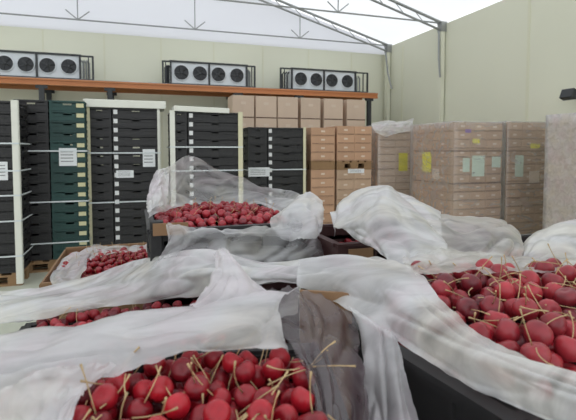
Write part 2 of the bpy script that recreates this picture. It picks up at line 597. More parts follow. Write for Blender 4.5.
def crate_mesh(name, w, d, h, m, slot=True, corners=0.0):
    """stacking fruit crate: floor, four walls with a hand slot, rims, ribs and corner posts"""
    b = MB()
    t = 0.008
    g = 0.004
    W2, D2 = w / 2 - g - 0.01, d / 2 - g - 0.01
    b.box((0, 0, 0.008), (2 * W2, 2 * D2, 0.012))
    hs = h * 0.28
    for s in (-1, 1):
        # long walls, slot in the middle
        y = s * (D2 - t / 2)
        sw = min(0.1, w * 0.24)
        if not slot:
            b.box((0, y, h * 0.65), (sw, t, h * 0.3))
        b.box((0, y, h * 0.25), (2 * W2, t, h * 0.5))
        b.box((0, y, h * 0.86), (2 * W2, t, h * 0.28))
        for q in (-1, 1):
            b.box((q * (W2 + sw / 2) / 2, y, h * 0.65), (W2 - sw / 2, t, h * 0.3))
        x = s * (W2 - t / 2)
        if not slot:
            b.box((x, 0, h * 0.65), (t, 0.1, h * 0.3))
        b.box((x, 0, h * 0.25), (t, 2 * D2 - 2 * t, h * 0.5))
        b.box((x, 0, h * 0.9), (t, 2 * D2 - 2 * t, h * 0.2))
        for q in (-1, 1):
            b.box((x, q * (D2 + 0.05) / 2, h * 0.65), (t, D2 - 0.05, h * 0.3))
        # rims
        for z, hh in ((h - 0.010, 0.016), (h * 0.5, 0.008), (0.010, 0.014)):
            b.box((0, s * (D2 + 0.004), z), (2 * W2 + 0.02, 0.012, hh))
            b.box((s * (W2 + 0.004), 0, z), (0.012, 2 * D2, hh))
        # ribs
        n = max(2, int(w / 0.1))
        for i in range(n + 1):
            xx = -W2 + 2 * W2 * i / n
            if abs(xx) > sw / 2:
                b.box((xx, s * (D2 + 0.002), h / 2), (0.006, 0.008, h - 0.04))
        n = max(2, int(d / 0.1))
        for i in range(n + 1):
            yy = -D2 + 2 * D2 * i / n
            if abs(yy) > 0.05:
                b.box((s * (W2 + 0.002), yy, h / 2), (0.008, 0.006, h - 0.04))
        for q in (-1, 1):
            b.box((s * (W2 - 0.012), q * (D2 - 0.012), (h + corners) / 2), (0.03, 0.03, h + corners - 0.004))
    return b.mesh(name, m)


LH = 0.12
PB = 0.144
rng = random.Random(5)
tabm = MB().box((0, 0, 0), (0.05, 0.004, 0.058)).box((0.0, -0.001, 0.0), (0.042, 0.004, 0.012), 0).mesh('tab', 'white_tab')
tabc = MB().box((0, 0, 0), (0.085, 0.004, 0.05)).mesh('tab', 'cream_tab')


def paper_mesh(w, h, m='paper'):
    b = MB().box((0, 0, 0), (w, 0.002, h))
    if m == 'paper':
        for k in range(4):
            b.box((-w * 0.05, -0.0015, h * (0.3 - 0.18 * k)), (w * 0.7, 0.0012, h * 0.05), 1)
    return b.mesh('paper', [m, 'ink'])


def crate_stack(px_left, depth, cols, top_py, name, kinds, papers=(), tab_col=1, tabs='white', tab_at='left', nrows=None, width_scale=1.0):
    """cols: widths of the crates side by side; returns (front left corner, width, top z, rows)"""
    p0 = P(px_left, 150, depth)
    ztop = P(px_left, top_py, depth).z
    n = nrows or max(3, round((ztop - PB) / LH))
    h = (ztop - PB) / n
    w = sum(cols)
    d = 0.62
    pal = empty('wooden_pallet', (p0.x + w / 2, p0.y + d / 2, 0), label='wooden pallet under ' + name, cat='pallet',
                group='pallets under the crates')
    for i in range(5):
        MB().box((-w / 2 + 0.05 + i * (w - 0.1) / 4, 0, 0.133), (0.1, d, 0.022)).build('deck_board', 'wood', pal)
    for y in (-d / 2 + 0.05, 0, d / 2 - 0.05):
        MB().box((0, y, 0.111), (w, 0.1, 0.022)).build('stringer_board', 'wood', pal)
        MB().box((0, y, 0.011), (w, 0.1, 0.022)).build('bottom_board', 'wood', pal)
        for x in (-w / 2 + 0.07, 0, w / 2 - 0.07):
            MB().box((x, y, 0.061), (0.14, 0.1, 0.078)).build('block', 'wood', pal)
    x = p0.x
    objs = {}
    for ci, cwid in enumerate(cols):
        me = crate_mesh('fruit_crate', cwid, d, h, kinds[ci])
        side = ('narrow', 'wide')[ci]
        colr = 'dark green' if kinds[ci] == 'teal' else 'black'
        for r in range(n):
            k = n - 1 - r
            lab = '%s fruit crate, %s from top, %s column, %s' % (colr, ORD[r], side, name)
            o = add('fruit_crate', me, loc=(x + cwid / 2, p0.y + d / 2, PB + k * h), label=lab, cat='crate', group='fruit crates on ' + name)
            objs[(ci, r)] = o
            if tab_col == ci:
                tx = (-cwid / 2 + 0.045) if tab_at == 'left' else (cwid / 2 - 0.06)
                add('tab', tabm if tabs == 'white' else tabc, o, (tx, -d / 2 + 0.001, h * 0.55), label='pale card tab')
        x += cwid
    zt = PB + n * h
    for (ppx, ppy, pw, ph, m) in papers:
        q = on_plane(ppx, ppy, 1, p0.y)
        r = min(n - 1, max(0, int((zt - q.z) / h)))
        ci = 0 if q.x < p0.x + cols[0] else len(cols) - 1
        o = objs[(ci, r)]
        add('paper_label', paper_mesh(pw, ph, m), o, (q.x - o.location.x, -d / 2 - 0.004, q.z - o.location.z), label='white paper label sheet')
    return p0, w, zt, d


def edge_post(x, y, zt, m, label, sx=1, wd=0.05, z0=0.02):
    """L-shaped cardboard corner board: x, y is the stack's corner"""
    b = MB()
    b.box((sx * (wd / 2 - 0.006), -0.008, (zt + z0) / 2), (wd, 0.006, zt - z0))
    b.box((-sx * 0.008, wd / 2 - 0.011, (zt + z0) / 2), (0.006, wd, zt - z0))
    o = b.build('corner_board', m, label=label, cat='corner board', group='corner boards on the crate pallets')
    o.location = (x, y, 0)
    return o


def strap(p0, w, d, z, label, wd=0.016, off=0.014):
    b = MB()
    x0, x1, y0, y1 = p0.x - off, p0.x + w + off, p0.y - off, p0.y + d + off
    for (ax, ay, bx, by) in ((x0, y0, x1, y0), (x1, y0, x1, y1), (x1, y1, x0, y1), (x0, y1, x0, y0)):
        b.box(((ax + bx) / 2, (ay + by) / 2, z), (abs(bx - ax) + 0.003, abs(by - ay) + 0.003, wd))
    b.build('strap', 'strap', label=label, cat='strap', group='white straps round the crate pallets')


def dress(st, name, straps_py, posts):
    p0, w, zt, d = st
    dep = (Vector((p0.x, p0.y, 0)) - Vector((0, 0, 0))).dot(FW)
    for i, py in enumerate(straps_py):
        z = P(288, py, dep).z
        strap(p0, w, d, z, 'white plastic strap, %s from top, round %s' % (ORD[i], name))
    for side, m, wd in posts:
        x = p0.x if side == 'left' else p0.x + w
        edge_post(x, p0.y, zt + 0.01, m, '%s cardboard corner board up the front edge of %s' % ('white' if m == 'board_white' else 'cream', name),
                  1 if side == 'left' else -1, wd)


# the leftmost pallet is cut by the photo edge: its right column shows
pr = P(18, 150, 4.95)
n1 = 'black stack cut by the photo edge'
dep1 = (pr - EYE - RT * 0).dot(FW)
pl = pr - Vector((0.9, 0, 0))
pp = project(pl)
st1 = crate_stack(pp[0], pp[2], (0.3, 0.6), 98, n1, ('black', 'black'), papers=((1.5, 171, 0.12, 0.2, 'paper'),), tab_col=-1)
dress(st1, n1, (143, 172, 198, 225, 262), (('right', 'board_white', 0.06),))
n2 = 'the part green stack'
st2 = crate_stack(14, 5.4, (0.38, 0.41), 99, n2, ('black', 'teal'), papers=((68, 157, 0.2, 0.22, 'paper'),), tab_col=1, tabs='cream', tab_at='right')
dress(st2, n2, (151, 203, 245), ())
n3 = 'stack under the thick white lid'
st3 = crate_stack(87, 5.9, (0.31, 0.6), 107, n3, ('black', 'black'), papers=((125, 174, 0.22, 0.1, 'paper'), (149, 158, 0.16, 0.24, 'paper')))
dress(st3, n3, (153, 203), (('left', 'board_cream', 0.05), ('right', 'board_white', 0.03)))
n4 = 'stack under the thin white lid'
st4 = crate_stack(171, 6.0, (0.22, 0.74), 111, n4, ('black', 'black'))
dress(st4, n4, (147, 171), (('left', 'board_white', 0.06), ('right', 'board_cream', 0.06)))
n5 = 'the lowest black stack'
st5 = crate_stack(248, 6.9, (0.31, 0.62), 127, n5, ('black', 'black'), papers=((259, 172, 0.34, 0.14, 'paper'),))
dress(st5, n5, (170,), (('right', 'board_cream', 0.04),))


def lid(st, x0, x1, th, label, tilt=0.0):
    p0, w, zt, d = st
    root = MB()
    root.box(((x0 + x1) / 2, 0.0, th / 2), (x1 - x0, d + 0.06, th * 0.8))
    root.box(((x0 + x1) / 2, -d / 2 - 0.03, th * 0.42), (x1 - x0, 0.012, th * 0.9))
    o = root.build('pallet_lid', 'board_white', label=label, cat='lid', group='white lids on the crate pallets', bevel=0.006)
    o.location = (p0.x, p0.y + d / 2, zt + 0.004)
    o.rotation_euler = (0, tilt, 0)
    return o


lid(st3, -0.03, 1.0, 0.11, 'thick white lid board topping the tall black stack with paper labels')
lid(st4, 0.04, 0.78, 0.075, 'thinner white lid board topping the stack between two corner boards', 0.02)


# ---------------------------------------------------------------- pallets of cardboard trays
def tray_mesh(w, d, h, m, hole=True):
    b = MB()
    g = 0.002
    b.box((0, 0, h / 2), (w - 2 * g, d - 2 * g, h - 0.004))
    # lid lip, a dark strip painted as the folded flap's shadow and a hand hole
    b.box((0, 0, h - 0.014), (w - g, d - g, 0.02))
    if hole:
        for s in (-1, 1):
            b.box((0, s * (d / 2 - 0.0015), h * 0.55), (0.065, 0.003, 0.028), 1)
            b.box((s * (w / 2 - 0.0015), 0, h * 0.55), (0.003, 0.065, 0.028), 1)
    b.box((0, -d / 2 + 0.002, h * 0.1), (w * 0.9, 0.003, 0.006), 2)
    return b.mesh('cardboard_tray', [m, 'hole', 'card_dark'])


def tray_stack(p0, cols, rows_deep, w, d, n, h, m, name, z0=PB, papers=(), pallet=True, lower=0):
    me = tray_mesh(w, d, h, m)
    if pallet:
        add('wooden_pallet', pallet_mesh(cols * w, rows_deep * d), loc=(p0.x + cols * w / 2, p0.y + rows_deep * d / 2, z0 - PB),
            label='wooden pallet under ' + name, cat='pallet', group='pallets under the cardboard trays')
    objs = {}
    for r in range(n):
        for j in range(rows_deep):
            for i in range(cols):
                if j > 0 and i > 0:
                    continue        # rear trays behind others show nowhere
                cn = '' if cols == 1 else (('column toward the crates', 'column toward the wall') if cols == 2 else ('column toward the crates', 'middle column', 'column toward the wall'))[i] + ', '
                if j > 0: cn = 'rear row, '
                k = n - 1 - r
                o = add('cardboard_tray', me, loc=(p0.x + (i + 0.5) * w, p0.y + (j + 0.5) * d, z0 + k * h),
                        label='cardboard tray, %s from top, %s%s' % (ORD[r], cn, name), cat='box',
                        group='cardboard trays on ' + name)
                objs[(i, j, r)] = o
    zt = z0 + n * h
    for (ppx, ppy, pw, ph, mm, face) in papers:
        if face == 'front':
            q = on_plane(ppx, ppy, 1, p0.y)
            i = min(cols - 1, max(0, int((q.x - p0.x) / w))); j = 0
        else:
            q = on_plane(ppx, ppy, 0, p0.x)
            i = 0; j = min(rows_deep - 1, max(0, int((q.y - p0.y) / d)))
        r = min(n - 1, max(0, int((zt - q.z) / h)))
        o = objs[(i, j, r)]
        lab = {'paper': 'white paper label', 'paper_yellow': 'yellow paper note', 'paper_green': 'pale green label strip', 'violet': 'violet printed label', 'hole': 'pale square label'}[mm]
        if face == 'front':
            add('paper_label', paper_mesh(pw, ph, mm), o, (q.x - o.location.x, -d / 2 - 0.004, q.z - o.location.z), label=lab)
        else:
            s = add('paper_label', paper_mesh(pw, ph, mm), o, (-w / 2 - 0.004, q.y - o.location.y, q.z - o.location.z), label=lab)
            s.rotation_euler = (0, 0, -pi / 2)
    return p0, cols * w, rows_deep * d, zt


def wrap(st, name, z0=0.15):
    """stretch film round a stack, slightly loose and wavy"""
    p0, w, d, zt = st
    b = MB()
    n, k = 40, 14
    ring = []
    e = 0.032
    cs = [(-e, -e), (w + e, -e), (w + e, d + e), (-e, d + e)]
    for q in range(4):
        (ax, ay), (bx, by) = cs[q], cs[(q + 1) % 4]
        for i in range(n // 4):
            t = i / (n // 4)
            ring.append((ax + (bx - ax) * t, ay + (by - ay) * t))
    for j in range(k + 1):
        z = z0 + (zt + 0.014 - z0) * j / k
        for i, (x, y) in enumerate(ring):
            q = noise.noise(Vector((x * 5, y * 5, z * 7))) * 0.006
            cxv, cyv = x - w / 2, y - d / 2
            L = sqrt(cxv * cxv + cyv * cyv)
            b.v.append(Vector((p0.x + x + cxv / L * q, p0.y + y + cyv / L * q, z)))
    for j in range(k):
        for i in range(n):
            i2 = (i + 1) % n
            b.f.append([j * n + i, j * n + i2, (j + 1) * n + i2, (j + 1) * n + i]); b.m.append(0)
    b.f.append([k * n + i for i in range(n)]); b.m.append(0)
    b.build('stretch_wrap', 'film_wrap', smooth=True, label='clear stretch film wrapped round ' + name, cat='plastic film',
            group='stretch film on the pallets')


def tray_straps(st, name, pys, m='card_dark'):
    p0, w, d, zt = st
    dep = p0.dot(FW)
    for i, py in enumerate(pys):
        z = P(288, py, dep).z
        strap(p0, w, d, z, 'thin dark strap, %s from top, round %s' % (ORD[i], name), 0.012, 0.006)
        o = bpy.data.objects[-1] if False else COL.objects[-1]
        o.data.materials[0] = M[m]
        o['group'] = 'dark straps round the tray pallets'


nF = 'tray stack with side note'
pF = P(454, 150, 6.4); pF.z = 0
stF = tray_stack(pF, 3, 2, 0.285, 0.5, 14, (P(454, 122, 6.4).z - PB) / 14, 'card', nF,
                 papers=((478, 166, 0.22, 0.3, 'paper_green', 'front'), (496, 162, 0.16, 0.16, 'paper_green', 'front'), (466, 165, 0.12, 0.2, 'paper_green', 'front'),
                         (476, 141, 0.12, 0.06, 'paper_yellow', 'front'), (468, 131, 0.1, 0.05, 'violet', 'front'),
                         (436, 174, 0.16, 0.16, 'hole', 'side'), (427, 162, 0.22, 0.3, 'paper_yellow', 'side')))
nG = 'tray stack with square label'
pG = pF + Vector((0.285 * 3 + 0.09, 0.0, 0))
dG = pG.dot(FW)
stG = tray_stack(pG, 3, 1, 0.28, 0.5, 14, (P(530, 122, dG).z - PB) / 14, 'card', nG,
                 papers=((519, 166, 0.16, 0.32, 'paper_green', 'front'), (534, 177, 0.2, 0.18, 'hole', 'front'), (535, 146, 0.18, 0.07, 'paper_yellow', 'front')))
tray_straps(stF, nF, (151, 184))
tray_straps(stG, nG, (151, 184))
nH = 'pale stack behind it'
pH = P(378, 150, 7.9); pH.z = 0
stH = tray_stack(pH, 2, 1, 0.36, 0.5, 14, (P(395, 126, 8.0).z - PB) / 14, 'card_back', nH,
                 papers=((403, 162, 0.18, 0.32, 'paper_yellow', 'front'),))
wrap(stF, nF); wrap(stG, nG); wrap(stH, nH)
# doubled pallets of cardboard, mostly in the sunlit tone, between the black crates and the right trays
nI = 'narrow orange brown stack'
pI = P(311, 150, 7.3); pI.z = 0
hI = 0.158
stI = tray_stack(pI, 1, 1, 0.42, 0.5, 7, (P(311, 170, 7.3).z - PB) / 7, 'card_sunlit', nI + ', lower half')
stI2 = tray_stack(pI, 1, 1, 0.42, 0.5, 4, 0.135, 'card_sunlit', nI + ', upper half', z0=stI[3] + PB + 0.002)
nJ = 'wide brown stack'
pJ = P(337, 150, 7.45); pJ.z = 0
stJ = tray_stack(pJ, 2, 1, 0.32, 0.5, 6, (P(350, 170, 7.45).z - PB) / 6, 'card', nJ + ', lower half',
                 papers=((356, 171, 0.3, 0.07, 'paper', 'front'),))
stJ2 = tray_stack(pJ, 2, 1, 0.32, 0.5, 4, 0.145, 'card_sunlit', nJ + ', upper half', z0=stJ[3] + PB + 0.002)

# tall cartons at the back under the platform
cart = MB().box((0, 0, 0.2), (0.43, 0.5, 0.396)).box((0, 0, 0.2), (0.07, 0.504, 0.398), 1).box((0, -0.251, 0.33), (0.16, 0.003, 0.03), 2).mesh(
    'carton', ['card_back', 'card_dark', 'hole'])
cart2 = MB().box((0, 0, 0.2), (0.43, 0.5, 0.396)).box((0, -0.251, 0.26), (0.1, 0.003, 0.05), 1).box((0, -0.2505, 0.0), (0.43, 0.002, 0.02), 2).mesh(
    'carton', ['card_back', 'hole', 'card_dark'])
zc = P(330, 99, 9.6).z
hc = zc / 6
for i, px in enumerate((232, 255, 277, 300, 323, 346)):
    p = on_plane(px, 150, 1, 8.75)
    for r in range(6):
        o = add('carton', cart2, loc=(p.x + 0.235, p.y + 0.25, (5 - r) * hc),
                label='pale brown carton below the platform, %s from top, %s column from the corner' % (ORD[r], ORD[5 - i]), cat='box', group='cartons stacked below the platform')
        o.scale = (1, 1, hc / 0.4)

# wrapped stack cut by the right photo edge
nR = 'hazy wrapped stack'
pR = P(585, 150, 5.4); pR.z = 0
stR = tray_stack(pR, 3, 1, 0.3, 0.5, 13, (P(570, 113, 5.4).z - PB) / 13, 'card_back', nR)
b = MB()
wrap(stR, nR)
COL.objects[-1].data.materials[0] = M['film_mid']
edge_post(pR.x - 0.02, pR.y - 0.02, stR[3] + 0.02, 'board_white', 'white corner board up the hazy film wrapped stack', 1, 0.05)

# ---------------------------------------------------------------- the open crates of cherries
RIM = 1.29


def under_stack(loc, rz, w, d, top_z, name, m='black', n=4, label_m='black'):
    add('wooden_pallet', pallet_mesh(w, d), loc=(loc.x, loc.y, 0), label='wooden pallet under ' + name, cat='pallet',
        group='pallets under the cherry crates').rotation_euler = (0, 0, rz)
    h = (top_z - PB) / n
    me = crate_mesh('fruit_crate', w, d, h, m)
    for k in range(n):
        o = add('fruit_crate', me, loc=(loc.x, loc.y, PB + k * h), label='deep %s fruit crate, %s from top, below %s' % (label_m, ORD[n - 1 - k], name),
                cat='crate', group='deep crates below the open cherry crates')
        o.rotation_euler = (0, 0, rz)


class Bin:
    """front-left corner in camera space, direction of the front edge in world degrees, size"""
    def __init__(s, fl, rz, w, d, rim, h, name, m, cat='crate', label=None, kind='plastic', corners=0.0, ulabel='black', um='black'):
        s.o = fl; s.w, s.d, s.rim, s.h = w, d, rim, h
        s.ux = Vector((cos(rz), sin(rz), 0)); s.uy = Vector((-sin(rz), cos(rz), 0))
        s.rz = rz; s.name = name
        c = s.o + s.ux * w / 2 + s.uy * d / 2
        s.c = Vector((c.x, c.y, 0))
        if kind == 'plastic':
            me = crate_mesh('open_fruit_crate', w, d, h, m, slot=False, corners=corners)
            o = add('open_fruit_crate', me, loc=(c.x, c.y, rim - h), label=label, cat='crate', group='open cherry crates')
        else:
            b = MB()
            t = 0.006
            b.box((0, 0, 0.004), (w - 0.01, d - 0.01, 0.008))
            for q in (-1, 1):
                b.box((0, q * (d / 2 - 0.008), h / 2), (w - 0.012, t, h))
                b.box((q * (w / 2 - 0.008), 0, h / 2), (t, d - 0.022, h))
            o = b.build('open_cherry_box', m, label=label, cat='box', group='open cherry crates')
            o.location = (c.x, c.y, rim - h)
            # folded-out flaps
            for q in (-1, 1):
                MB().bar((-w / 2 + 0.01, q * (d / 2 - 0.006), h + 0.002), (w / 2 - 0.01, q * (d / 2 - 0.006), h + 0.002), 0.014, 0.012).build('folded_flap', m, o)
        o.rotation_euler = (0, 0, rz)
        s.obj = o
        if kind == 'plastic':
            b = MB()
            for q in (-1, 1):
                b.box((0, q * (d / 2 - 0.006), h + 0.001), (w - 0.002, 0.022, 0.008))
                b.box((q * (w / 2 - 0.006), 0, h + 0.001), (0.022, d - 0.03, 0.008))
            b.build('rim', m, o)
            for qx in (-1, 1):
                for qy in (-1, 1):
                    MB().box((qx * (w / 2 - 0.02), qy * (d / 2 - 0.02), h / 2 + corners / 2), (0.036, 0.036, h + corners)).build('corner_post', m, o, bevel=0.004)
        under_stack(s.c, rz, w, d, rim - h - 0.001, name, um, 4, ulabel)

    def at(s, u, v, z):
        p = s.o + s.ux * u + s.uy * v
        return Vector((p.x, p.y, z))


RZ = 0.0
# A: large crate at the right front, turned a little against the hall
ang = radians(26) - YAW
rzA = ang            # its front edge runs this far off the hall's cross direction
far = cw(0.051, 0.766)
dirA = Vector((cos(rzA), sin(rzA), 0)); ndA = Vector((-sin(rzA), cos(rzA), 0))
A = Bin(far - ndA * 0.40, rzA, 0.60, 0.40, 1.232, 0.17, 'the stemmy heaped crate', 'black',
        label='black plastic crate heaped with stemmy cherries under a broad white film fold')
farB = cw(0.045, 0.66)
rzB = radians(4) - YAW
dirB = Vector((cos(rzB), sin(rzB), 0)); ndB = Vector((-sin(rzB), cos(rzB), 0))
Bc = Bin(farB - dirB * 0.42 - ndB * 0.42, rzB, 0.42, 0.40, 1.215, 0.15, 'the bright cherry crate', 'black',
         label='black plastic crate of bright red cherries below the large white film')
Cc = Bin(cw(-0.4027, 1.30), 0, 0.476, 0.50, 1.262, 0.16, 'the crate with standing film', 'black', corners=0.03, um='maroon', ulabel='dark maroon',
         label='dark crate of cherries with clear film standing up behind the heap')
Dc = Bin(cw(-0.85, 1.507), 0, 0.50, 0.60, 1.04, 0.14, 'the brown cherry box', 'card_brown', kind='card',
         label='brown cardboard box of cherries before the part green crate stack')
Ec = Bin(cw(-0.585, 0.872), 0, 0.51, 0.28, 1.05, 0.14, 'the covered cherry crate', 'black',
         label='black crate of cherries nearly covered with film, before the brown cherry box')
Kc = Bin(cw(0.133, 1.22), 0, 0.58, 0.32, 1.238, 0.16, 'the tall film bulge', 'maroon', um='maroon', ulabel='dark maroon',
         label='dark maroon crate under the tall bulging white film')
Lc = Bin(cw(0.133, 1.22) + Vector((0.62, 0, 0)), 0, 0.58, 0.36, 1.14, 0.16, 'the low film mound', 'black',
         label='black crate under low white film, behind the stemmy cherry heap')


o = MB().box((-0.476 / 2 + 0.06, -0.25 - 0.012, 0.168), (0.10, 0.008, 0.035)).build('cardboard_edge', 'card_brown', Cc.obj, label='brown cardboard edge strip')
# a brown cardboard patch on the maroon crate's front
o = MB().box((-0.22, -0.32 / 2 - 0.006, 0.105), (0.075, 0.006, 0.09)).build('cardboard_panel', 'card_brown', Kc.obj, label='brown cardboard panel')


# cherries
def cherry_shape(n=16, k=10, r=0.0138, seed=0):
    b = MB()
    prof = []
    for i in range(k + 1):
        t = -pi / 2 + pi * i / k
        rr = r * cos(t) * (1 + 0.05 * sin(t))
        z = r * sin(t) * 0.93
        if i >= k - 2:                      # dimple round the stem
            z -= r * (0.05 if i == k - 2 else (0.16 if i == k - 1 else 0.3))
        if i == 0: rr, z = r * 0.06, z * 0.98
        if i == k: rr = r * 0.06
        prof.append((rr, z))
    b.lathe(prof, n)
    rg = random.Random(seed)
    for i, p in enumerate(b.v):             # a slight crease down one side
        a = math.atan2(p.y, p.x)
        f = 1 - 0.045 * max(0, cos(a)) ** 6
        b.v[i] = Vector((p.x * f * (1.0 + 0.03 * (seed % 3 - 1)), p.y * f, p.z))
    return b


def stem_shape(seed, L=0.04, r=0.00068, n=5):
    rg = random.Random(seed)
    a = rg.uniform(0, 2 * pi)
    bend = rg.uniform(0.004, 0.014)
    pts, rad = [], []
    for i in range(6):
        t = i / 5
        pts.append((cos(a) * bend * t * t, sin(a) * bend * t * t, 0.0088 + L * t * (1 - 0.12 * t)))
        rad.append(r * (1.3 if i == 0 else (1.9 if i == 5 else 1.0)))
    return MB().tube(pts, rad, n)


CH = [cherry_shape(seed=i).mesh('cherry', 'cherry_dusky', True) for i in range(3)]
CHA = [cherry_shape(r=0.0160, seed=i).mesh('cherry', 'cherry_dusky', True) for i in range(3)]
CHB = [cherry_shape(r=0.0127, seed=i).mesh('cherry', 'cherry', True) for i in range(3)]
ST = [stem_shape(i, L=0.036 + 0.004 * (i % 5)).mesh('stem', 'stem', True) for i in range(8)]
CB = cherry_shape(10, 6)
SB = stem_shape(3, n=4)
stuff = MB()
indiv = []


def in_poly(x, y, poly):
    c = False
    j = len(poly) - 1
    for i in range(len(poly)):
        xi, yi = poly[i]; xj, yj = poly[j]
        if (yi > y) != (yj > y) and x < (xj - xi) * (y - yi) / (yj - yi) + xi:
            c = not c
        j = i
    return c


def fill(B, dome_f, depth_layers, poly, want, group, label, stems=0.6, seed=1, n=400, inset=0.037, RC=0.0138, drop=0.05, region=None):
    """drop cherries one by one into the bin; each comes to rest on those below"""
    rg = random.Random(seed)
    pts = []
    cell = 0.034

    def mound(u, v):
        z = dome_f(u, v)
        s = project(B.at(u, v, z))
        if s and -40 < s[0] < 640 and s[1] < 470 and not in_poly(s[0], s[1], poly):
            z -= drop                   # lower where a liner lies over the fruit
        return z
    grid = {}
    z_floor = lambda u, v: mound(u, v) - depth_layers
    u0, u1, v0, v1 = region or (0, B.w, 0, B.d)
    for i in range(n):
        best = None
        for t in range(9):
            u = rg.uniform(max(u0, inset), min(u1, B.w - inset)); v = rg.uniform(max(v0, inset), min(v1, B.d - inset))
            z = z_floor(u, v)
            gi, gj = int(u / cell), int(v / cell)
            for a in (-1, 0, 1):
                for c in (-1, 0, 1):
                    for (x, y, zz) in grid.get((gi + a, gj + c), ()):
                        d2 = (x - u) ** 2 + (y - v) ** 2
                        if d2 < (2 * RC) ** 2:
                            z = max(z, zz + sqrt((2 * RC) ** 2 - d2))
            key = z - mound(u, v)
            if best is None or key < best[0]:
                best = (key, u, v, z)
        key, u, v, z = best
        if key > 0.004:
            continue
        grid.setdefault((int(u / cell), int(v / cell)), []).append((u, v, z))
        pts.append((u, v, z))
    cand = []
    rest = []
    for (u, v, z) in pts:
        p = B.at(u, v, z)
        s = project(p)
        top = True
        gi, gj = int(u / cell), int(v / cell)
        for a in (-1, 0, 1):
            for c in (-1, 0, 1):
                for (x, y, zz) in grid.get((gi + a, gj + c), ()):
                    if zz > z + 0.008 and (x - u) ** 2 + (y - v) ** 2 < (1.05 * RC) ** 2:
                        top = False
        if top and s and in_poly(s[0], s[1], poly):
            cand.append((s[2], p))
        else:
            rest.append((top, p))
    cand.sort(key=lambda q: q[0])
    for d, p in cand[:want]:
        sp = project(p)
        indiv.append((p, group, label, rg.random() < stems and in_poly(sp[0], sp[1] - 9, poly), rg.random(), rg, RC))
    rest += [(True, p) for d, p in cand[want:]]
    for top, p in rest:
        a, t = rg.uniform(0, 2 * pi), rg.uniform(0, 1.3)
        Rm = Matrix.Translation(p) @ Matrix.Rotation(a, 4, 'Z') @ Matrix.Rotation(t, 4, 'X')
        k = len(stuff.v)
        stuff.v += [Rm @ (q * (RC / 0.0138)) for q in CB.v]
        stuff.f += [[k + i for i in f] for f in CB.f]
        stuff.m += [0] * len(CB.f)
        sp = project(p)
        if top and sp and in_poly(sp[0], sp[1], poly) and rg.random() < stems * 0.6:
            k = len(stuff.v)
            stuff.v += [Rm @ q for q in SB.v]
            stuff.f += [[k + i for i in f] for f in SB.f]
            stuff.m += [1] * len(SB.f)
    return len(cand)


def dome(B, top, edge):
    def f(u, v):
        a = min(1, max(0, 1 - ((u / B.w - 0.5) * 2) ** 2)); c = min(1, max(0, 1 - ((v / B.d - 0.5) * 2) ** 2))
        return edge + (top - edge) * (a * c) ** 0.5
    return f


polyA = [(412, 266), (660, 262), (660, 440), (576, 372), (520, 352), (478, 334), (440, 303), (418, 280)]
polyB = [(45, 480), (70, 420), (84, 388), (108, 374), (150, 368), (182, 352), (300, 352), (345, 390), (350, 480)]
polyC = [(150, 200), (300, 200), (300, 228), (225, 231), (180, 228), (150, 222)]
polyD = [(60, 238), (160, 238), (160, 285), (60, 285)]
polyE = [(30, 316), (85, 307), (135, 301), (182, 293), (224, 286), (224, 300), (182, 306), (130, 316), (82, 328), (32, 332)]
gA, gB, gC, gE = 'cherries of the stemmy heap', 'cherries of the bright heap', 'cherries below the standing film', 'cherries showing in the slit'
nA = fill(A, dome(A, 1.296, 1.268), 0.04, polyA, 110, gA, 'dusky red cherry in the crate under the broad white film fold', 0.95, 3, 900, RC=0.0160, drop=0.06, inset=0.042)
nB = fill(Bc, dome(Bc, 1.264, 1.250), 0.035, polyB, 100, gB, 'bright red cherry in the crate below the large white film', 0.55, 4, 1000, RC=0.0127, drop=0.045)
nE = fill(Ec, dome(Ec, 1.082, 1.076), 0.03, polyE, 40, gE, 'red cherry in the slit between the two white films', 0.25, 5, 700, drop=0.03)
nC = fill(Cc, dome(Cc, 1.295, 1.245), 0.03, polyC, 300 - min(nA, 110) - min(nB, 100) - min(nE, 40), gC,
          'small red cherry in the crate with film standing up behind', 0.3, 6, 1300)
nD = fill(Dc, dome(Dc, 1.05, 1.0), 0.03, polyD, 0, '', '', 0.3, 7, 1500)
fill(Kc, lambda u, v: Kc.rim - 0.05, 0.03, [(0, 0), (1, 0), (0, 1)], 0, '', '', 0, 8, 500, drop=0)
fill(Lc, lambda u, v: Lc.rim - 0.04, 0.03, [(0, 0), (1, 0), (0, 1)], 0, '', '', 0, 9, 500, drop=0)
print('CHERRIES', nA, nB, nC, nD, nE)
for i, (p, g, lab, has_stem, q, rg, rc) in enumerate(indiv):
    o = add('cherry', (CHB if rc < 0.013 else CH if rc < 0.015 else CHA)[i % 3], loc=p, label=lab, cat='cherry', group=g)
    a, t = rg.uniform(0, 6.28), rg.uniform(0.3, 1.35)
    o.rotation_euler = (Matrix.Rotation(a, 3, 'Z') @ Matrix.Rotation(t, 3, 'X') @ Matrix.Rotation(rg.uniform(0, 6.28), 3, 'Z')).to_euler()
    if has_stem:
        add('stem', ST[int(q * 8)], o)
